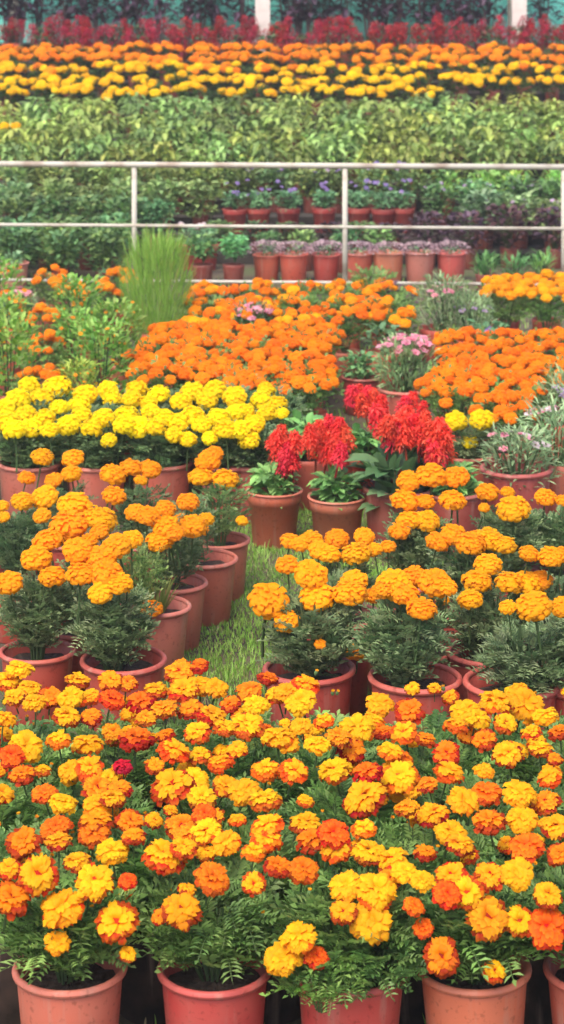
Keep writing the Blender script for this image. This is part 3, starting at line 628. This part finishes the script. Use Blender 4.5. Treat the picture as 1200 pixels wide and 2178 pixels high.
# red plumes
def salvia(px, pyrim, lab, sc, col, spots, fol=BR_SALV, nf=2, ps=1.0, banded=True, fs=1.0, fz=None):
    Y = F*(H-.262*sc)/(pyrim-YH); t = special('potted_salvia', lab, 'potted salvia', px, Y, sc, col, banded, group='red plumed plants in the middle')
    for i in range(nf): add_fol(t, fol, sc*fs, szz=fz)
    for (x, y) in spots:
        Yh = Y+u(-.08, .1)
        add_head(t, PL_RED, (X_(x, Yh)-t.location.x, Yh-Y, Z_(y, Yh)), ps*u(.9, 1.15)*(u(.9, 1.2)), (u(-.25, .35), u(-.35, .35)), nm='plume')
salvia(583, 1043, 'red salvia in banded terracotta pot, left of the pair', .99, (.44, .125, .075), [(585, 935), (600, 925), (612, 960), (620, 975), (605, 985), (592, 948), (628, 940)], ps=.85)
salvia(717, 1056, 'red salvia in banded terracotta pot, right of the pair', 1.0, (.46, .16, .095), [(660, 925), (680, 910), (700, 905), (720, 908), (690, 935), (715, 940), (735, 930), (700, 960), (725, 965), (672, 948), (768, 1010), (708, 925)], ps=.85)
salvia(845, 1037, 'large plant with drooping red plumes in purple brown pot', 1.2, (.28, .07, .06), [(805, 890), (825, 905), (850, 900), (870, 890), (880, 910), (895, 925), (915, 920), (930, 935), (940, 915), (905, 895), (925, 960), (945, 950), (860, 925), (838, 920), (915, 945)], BR_WIDE, 2, 1.0, False, 1.05, 1.1)
salvia(775, 960, 'bright red salvia standing behind the two banded pots', 1.0, P_[0], [(750, 840), (765, 835), (780, 838), (798, 845), (770, 860), (788, 862), (812, 860)], ps=.8)
salvia(960, 1045, 'dark pot with green leaves right of the drooping red plumes', 1.1, (.30, .06, .05), [], BR_SALV, 2, 1, False)
salvia(875, 940, 'red plumed plant behind, below the pink flower', 1.0, P_[1], [(860, 860), (878, 850), (900, 870)], ps=.75)

# ================================================================== beyond the railing
def row(name, base, cat, Y, pxs, make, group):
    for k, px in enumerate(pxs):
        yy = Y+u(-.05, .05); z = ZT(Y)
        lab = base.replace('#', ORD[k]) if '#' in base else base
        if cat == 'potted marigold': z += u(-.035, .02)
        t = thing(name, lab, cat, X_(px, yy), yy, z, group); make(t, k)
def leafy(fols, n=2, sc=1.0, tint=(1, 1, 1), pot=.62, top=None, szz=None):
    def f(t, k):
        add_pot(t, min(pot, .7), (.2, .05, .04), detail=False)
        for i in range(n):
            v = u(.65, 1.35); yy = u(.85, 1.25); add_fol(t, fols, sc*u(.9, 1.1), (tint[0]*v*yy, tint[1]*v, tint[2]*v/yy), u(-.03, .03), u(-.03, .03), szz=szz)
        if top: top(t, k)
    return f
LG = 'leafy potted plants beyond the railing'
ri = 0
for Y, a, b, tint, fl in ((18.2, -10, 275, (.8, .95, .8), BR_DARK), (18.7, -10, 275, (.85, 1, .85), BR_DARK), (19.2, -10, 290, (.75, .9, .8), BR_DARK), (19.8, -10, 370, (.9, 1.0, .9), BR_DARK)):
    ri += 1
    row('leafy_plant', 'dark green leafy plant behind the lower rails at left, %s row' % ORD[ri-1], 'potted plant', Y, spread(a, b, .34*F/Y), leafy(fl, 2, 1.0, tint), LG)
row('leafy_plant', 'greyish green leafy plant left of the pansy pots behind railing', 'potted plant', 20.4, spread(-10, 460, .34*F/20.4), leafy(BR_DARK, 2, 1.0, (1.2, 1.2, 1.2)), LG)
row('leafy_plant', 'leafy plant just under the top rail at left', 'potted plant', 21.0, spread(-10, 480, .34*F/21), leafy(BR_DARK, 2, 1.0, (1.3, 1.2, 1.0)), LG)
row('leafy_plant', 'leafy plant behind the pansies under the top rail', 'potted plant', 21.1, spread(480, 900, .34*F/21), leafy(BR_DARK, 2, .95, (1.0, 1.0, .9), top=lambda t, k: scatter(t, 4, B_LILAC+B_PURP, .14, .4, .5, .03)), LG)
row('leafy_plant', 'green plant right of the pansies under the top rail', 'potted plant', 20.9, spread(920, 1215, .34*F/21), leafy(BR_DARK+BR_SPIKY, 2, 1.0, (1.2, 1.3, .9)), LG)
row('leafy_plant', 'bluish green plant right of the pansies above the middle rail', 'potted plant', 20.4, spread(900, 1215, .34*F/20.4), leafy(BR_DARK, 2, 1.0, (1.0, 1.1, 1.0), top=lambda t, k: scatter(t, 3, B_LILAC, .14, .4, .46, .03)), LG)
gi = 0
for Y in (21.6, 22.2, 22.8, 23.4, 24.0):
    gi += 1
    row('leafy_plant', 'light green leafy plant above the top rail, %s row up the terrace' % ORD[gi-1], 'potted plant', Y, spread(-15 if Y < 23.7 else 40, 1215, .36*F/Y), leafy(BR_LIGHT, 1, 1.08 if Y < 23.5 else .9, (.80, 1.0, .8) if Y > 21.7 else (.7, .85, .7)), 'light green leafy plants on the terrace above the railing')
# pansies
def pansy(t, k):
    add_pot(t, .86, [(.40, .06, .055), (.45, .075, .06), (.33, .05, .05)][k % 3], detail=True, banded=True)
    add_fol(t, BR_SMALL, 1.05, (.9, 1, .95)); add_fol(t, BR_SMALL, 1.05, (.9, 1, .95))
    scatter(t, 6, B_PURP if k % 2 else B_PURP+B_LILAC, .12, .36, .50, .028)
row('potted_pansy', 'purple pansy in red pot, # from the left above the middle rail', 'potted pansy', 20.3, [500, 550, 613, 690, 765, 815, 856], pansy, 'purple pansies in red pots')
row('potted_pansy', 'white pansy in dark red pot below the middle rail, # of two from left', 'potted pansy', 19.2, [405, 438], lambda t, k: (add_pot(t, .86, (.42, .055, .06), banded=True), add_fol(t, BR_SMALL, 1.0), scatter(t, 3, B_WHITE, .1, .36, .42, .03)), 'two white pansies')
row('leafy_plant', 'dark leafy plant between the middle and bottom rails at centre', 'potted plant', 19.7, spread(440, 880, .33*F/19.7), leafy(BR_PURP+BR_DARK, 2, .85, (.75, .8, .7), .5, szz=.58), LG)
row('leafy_plant', 'low green plant behind the mauve mounds', 'potted plant', 19.1, spread(530, 860, .33*F/19.1), leafy(BR_SMALL, 2, 1.0, (.8, .95, .7), .8), LG)
row('leafy_plant', 'green leafy plant left of the mauve mounds at bottom rail', 'potted plant', 18.3, spread(400, 520, .32*F/18.3), leafy(BR_SMALL, 3, 1.1, (.9, 1.1, .8), .8), LG)
row('leafy_plant', 'dark purple leaved plant right of the mauve mounds', 'potted plant', 19.3, spread(870, 1215, .33*F/19.3), leafy(BR_PURP, 2, 1.15, (1, 1, 1), .9), LG)
row('leafy_plant', 'purple plant with lilac blooms above the dark purple ones', 'potted plant', 19.85, spread(1000, 1215, .33*F/19.8), leafy(BR_PURP+BR_DARK, 2, 1.05, (1.3, 1.2, 1.4), .9, lambda t, k: scatter(t, 6, B_LILAC, .14, .38, .46, .024)), LG)
row('leafy_plant', 'spiky light green plant at the bottom rail on the right, # from left', 'potted plant', 17.75, [1035, 1095, 1160], leafy(BR_SPIKY, 2, .82, (.6, .75, .6), .9), 'spiky green plants at the bottom rail')
def mauve(t, k):
    add_pot(t, [.86, .92, .88, .95, 1.0, .98, .95][k], [(.55, .13, .08), (.52, .11, .075), (.46, .08, .07), (.50, .13, .09), (.52, .2, .12), (.5, .22, .18), (.6, .13, .12)][k], detail=True)
    link('blossom', MAUVE[k % 2], t, sc=(1.13, 1.13, 1.02)); add_fol(t, BR_SMALL, .8, (.8, .8, .8))
row('potted_alyssum', 'mauve mound in terracotta pot at bottom rail, # from the left of seven', 'potted flower', 18.5, [567, 625, 693, 762, 826, 893, 960], mauve, 'row of mauve mounds in terracotta pots')
t = special('leafy_plant', 'dark pot by the bottom rail left of the feathery column', 'potted plant', 235, 17.0, .9, (.16, .02, .04)); add_fol(t, BR_SMALL, .9, (.6, .7, .6))
t = special('leafy_plant', 'pinkish brown pot at the left edge behind the bottom rail', 'potted plant', 28, 17.9, .95, (.5, .22, .17)); add_fol(t, BR_SMALL, .9)
# marigold rows on the terrace
def far_mari(ms, n=9, r=.068, ztop=.46):
    def f(t, k):
        add_pot(t, .7, (.2, .05, .04), detail=False); add_fol(t, FOL_MF, 1.05, (.4, .45, .4)); dome_heads(t, R.choice([n-3, n-1, n, n, n+1]), .20, ztop, .06, r, ms, .5)
    return f
for Y, a, b, ms, nm, base in ((24.6, -15, 960, G_GOLDF, 'golden', 'golden marigold, # from left in the nearest golden terrace row'),
                        (25.2, -15, 1215, G_GOLDF, 'golden', 'golden marigold, # from left in the middle golden terrace row'),
                        (25.85, -15, 1215, G_GOLDF+G_ORAF[:1], 'golden', 'golden marigold, # from left in the rear golden terrace row'),
                        (26.45, -15, 1215, G_ORAF, 'orange', 'orange marigold, # from left in the nearest orange terrace row'),
                        (27.05, -15, 1215, G_ORAF, 'orange', 'orange marigold, # from left in the rear orange terrace row')):
    row('potted_marigold', base, 'potted marigold', Y, spread(a, b, .40*F/Y), far_mari(ms, 8), '%s marigolds in rows high on the terrace' % nm)
t = thing('potted_marigold', 'single golden marigold at left edge among light green leaves', 'potted marigold', X_(12, 22.4), 22.4, ZT(22.4), None)
add_pot(t, .9, detail=False); add_fol(t, FOL_MF, 1.0)
for dx in (-.12, 0, .12): add_head(t, G_GOLDF, (dx, -.1, Z_(268, 22.3)-ZT(22.4)), .06, (.3, 0))
def celosia(t, k):
    add_pot(t, .9, detail=False); add_fol(t, BR_SMALL, 1.25, (.35, .42, .36))
    for i in range([7, 4, 8, 6, 3, 5, 7][(k*3+int(t.location.y*10)) % 7]): add_head(t, PL_CRIM, (u(-.19, .19), u(-.1, .1), u(.32, .53)), u(1.1, 1.6), (u(-.2, .3), u(-.3, .3)), nm='plume')
row('potted_celosia', 'crimson celosia, # from left in the row behind the orange terrace', 'potted celosia', 27.75, spread(60, 1215, .42*F/27.7), celosia, 'crimson celosias before the back fence')
row('potted_celosia', 'crimson celosia, # from left in the row nearest the back fence', 'potted celosia', 28.35, spread(-15, 1215, .46*F/28.3), celosia, 'crimson celosias before the back fence')
# dark shrubs against the netting
def dark_shrub():
    mb = MB()
    for i in range(7): mb.tube((0, 0, 0), (u(-.2, .2), u(-.12, .12), u(.9, 1.5)), .014, .005, 5, (.16, .10, .10), False)
    for i in range(190):
        h = u(.12, 1); a = u(0, 6.28); r = .30*(.55+.45*sin(h*9+a*2))*sqrt(u(.1, 1))
        blade(mb, Vector((r*cos(a), r*sin(a)*.6, .25+h*1.35)), Vector((cos(a), sin(a), u(-.4, 1))), u(.12, .22), u(.03, .05), jit(mixc((.025, .02, .032), (.13, .07, .12), u(0, 1)), .2), .3, .3)
    return mb.mesh('dark_foliage', M_LEAF)
DS = [dark_shrub() for _ in range(4)]
for k, px in enumerate([p+u(-10, 10) for p in (18, 70, 150, 215, 262, 338, 392, 455, 510, 608, 665, 735, 785, 850, 905, 975, 1035, 1150, 44, 182, 300, 430, 640, 700, 815, 940, 1005)]):
    Y = 29.0+u(-.12, .1)
    t = thing('dark_shrub', 'dark purple leafy shrub against the teal netting behind the crimson celosias', 'shrub', X_(px, Y), Y, ZT(28.9), 'dark shrubs along the back fence')
    link('foliage', DS[k % 4], t, rot=(0, 0, u(0, 6)), sc=(u(.75, .95), .9, u(.9, 1.1)))

# thin humid air over the whole display
mb = MB(); mb.box((-12, -3, -1), (12, 34, 5.2)); hz = link('haze', None)
m, nt_, out_ = new_mat('haze_air'); pv = nt_.nodes.new('ShaderNodeVolumePrincipled')
pv.inputs['Color'].default_value = (.95, .95, .96, 1); pv.inputs['Density'].default_value = .0022; pv.inputs['Anisotropy'].default_value = .2
nt_.links.new(pv.outputs[0], out_.inputs['Volume'])
bpy.data.objects.remove(hz); tag(link('haze', mb.mesh('haze', m)), None, None, kind='stuff')

# ================================================================== light, sky, camera
SUN_EL, SUN_AZ = radians(58), radians(205)      # azimuth clockwise from +Y
sd = bpy.data.lights.new('sun', 'SUN'); sd.energy = .85; sd.angle = radians(38); sd.color = (1, .93, .83)
so = bpy.data.objects.new('sun', sd); COL.objects.link(so)
dirv = Vector((sin(SUN_AZ)*cos(SUN_EL), cos(SUN_AZ)*cos(SUN_EL), sin(SUN_EL)))
so.rotation_euler = dirv.to_track_quat('Z', 'Y').to_euler(); so.location = (0, 0, 30)
w = bpy.data.worlds.new('World'); S.world = w; w.use_nodes = True
nt = w.node_tree; bg = nt.nodes['Background']; sk = nt.nodes.new('ShaderNodeTexSky'); sk.sky_type = 'NISHITA'
sk.sun_disc = False; sk.sun_elevation = SUN_EL; sk.sun_rotation = SUN_AZ; sk.dust_density = 5; sk.air_density = .8
nt.links.new(sk.outputs[0], bg.inputs[0]); bg.inputs[1].default_value = .15
cd = bpy.data.cameras.new('camera'); co = bpy.data.objects.new('camera', cd); COL.objects.link(co)
co.location = (0, 0, H); co.rotation_euler = (radians(90), 0, 0)
cd.sensor_fit = 'VERTICAL'; cd.sensor_height = 36; cd.lens = F/2178*36; cd.shift_y = -(1089-YH)/2178; cd.clip_end = 400; cd.clip_start = .1
cd.dof.use_dof = True; cd.dof.focus_distance = 6.6; cd.dof.aperture_fstop = 6.0
S.camera = co
S.view_settings.view_transform = 'Standard'; S.view_settings.look = 'None'; S.view_settings.exposure = 1.0; S.view_settings.gamma = 1
S.render.engine = 'CYCLES'
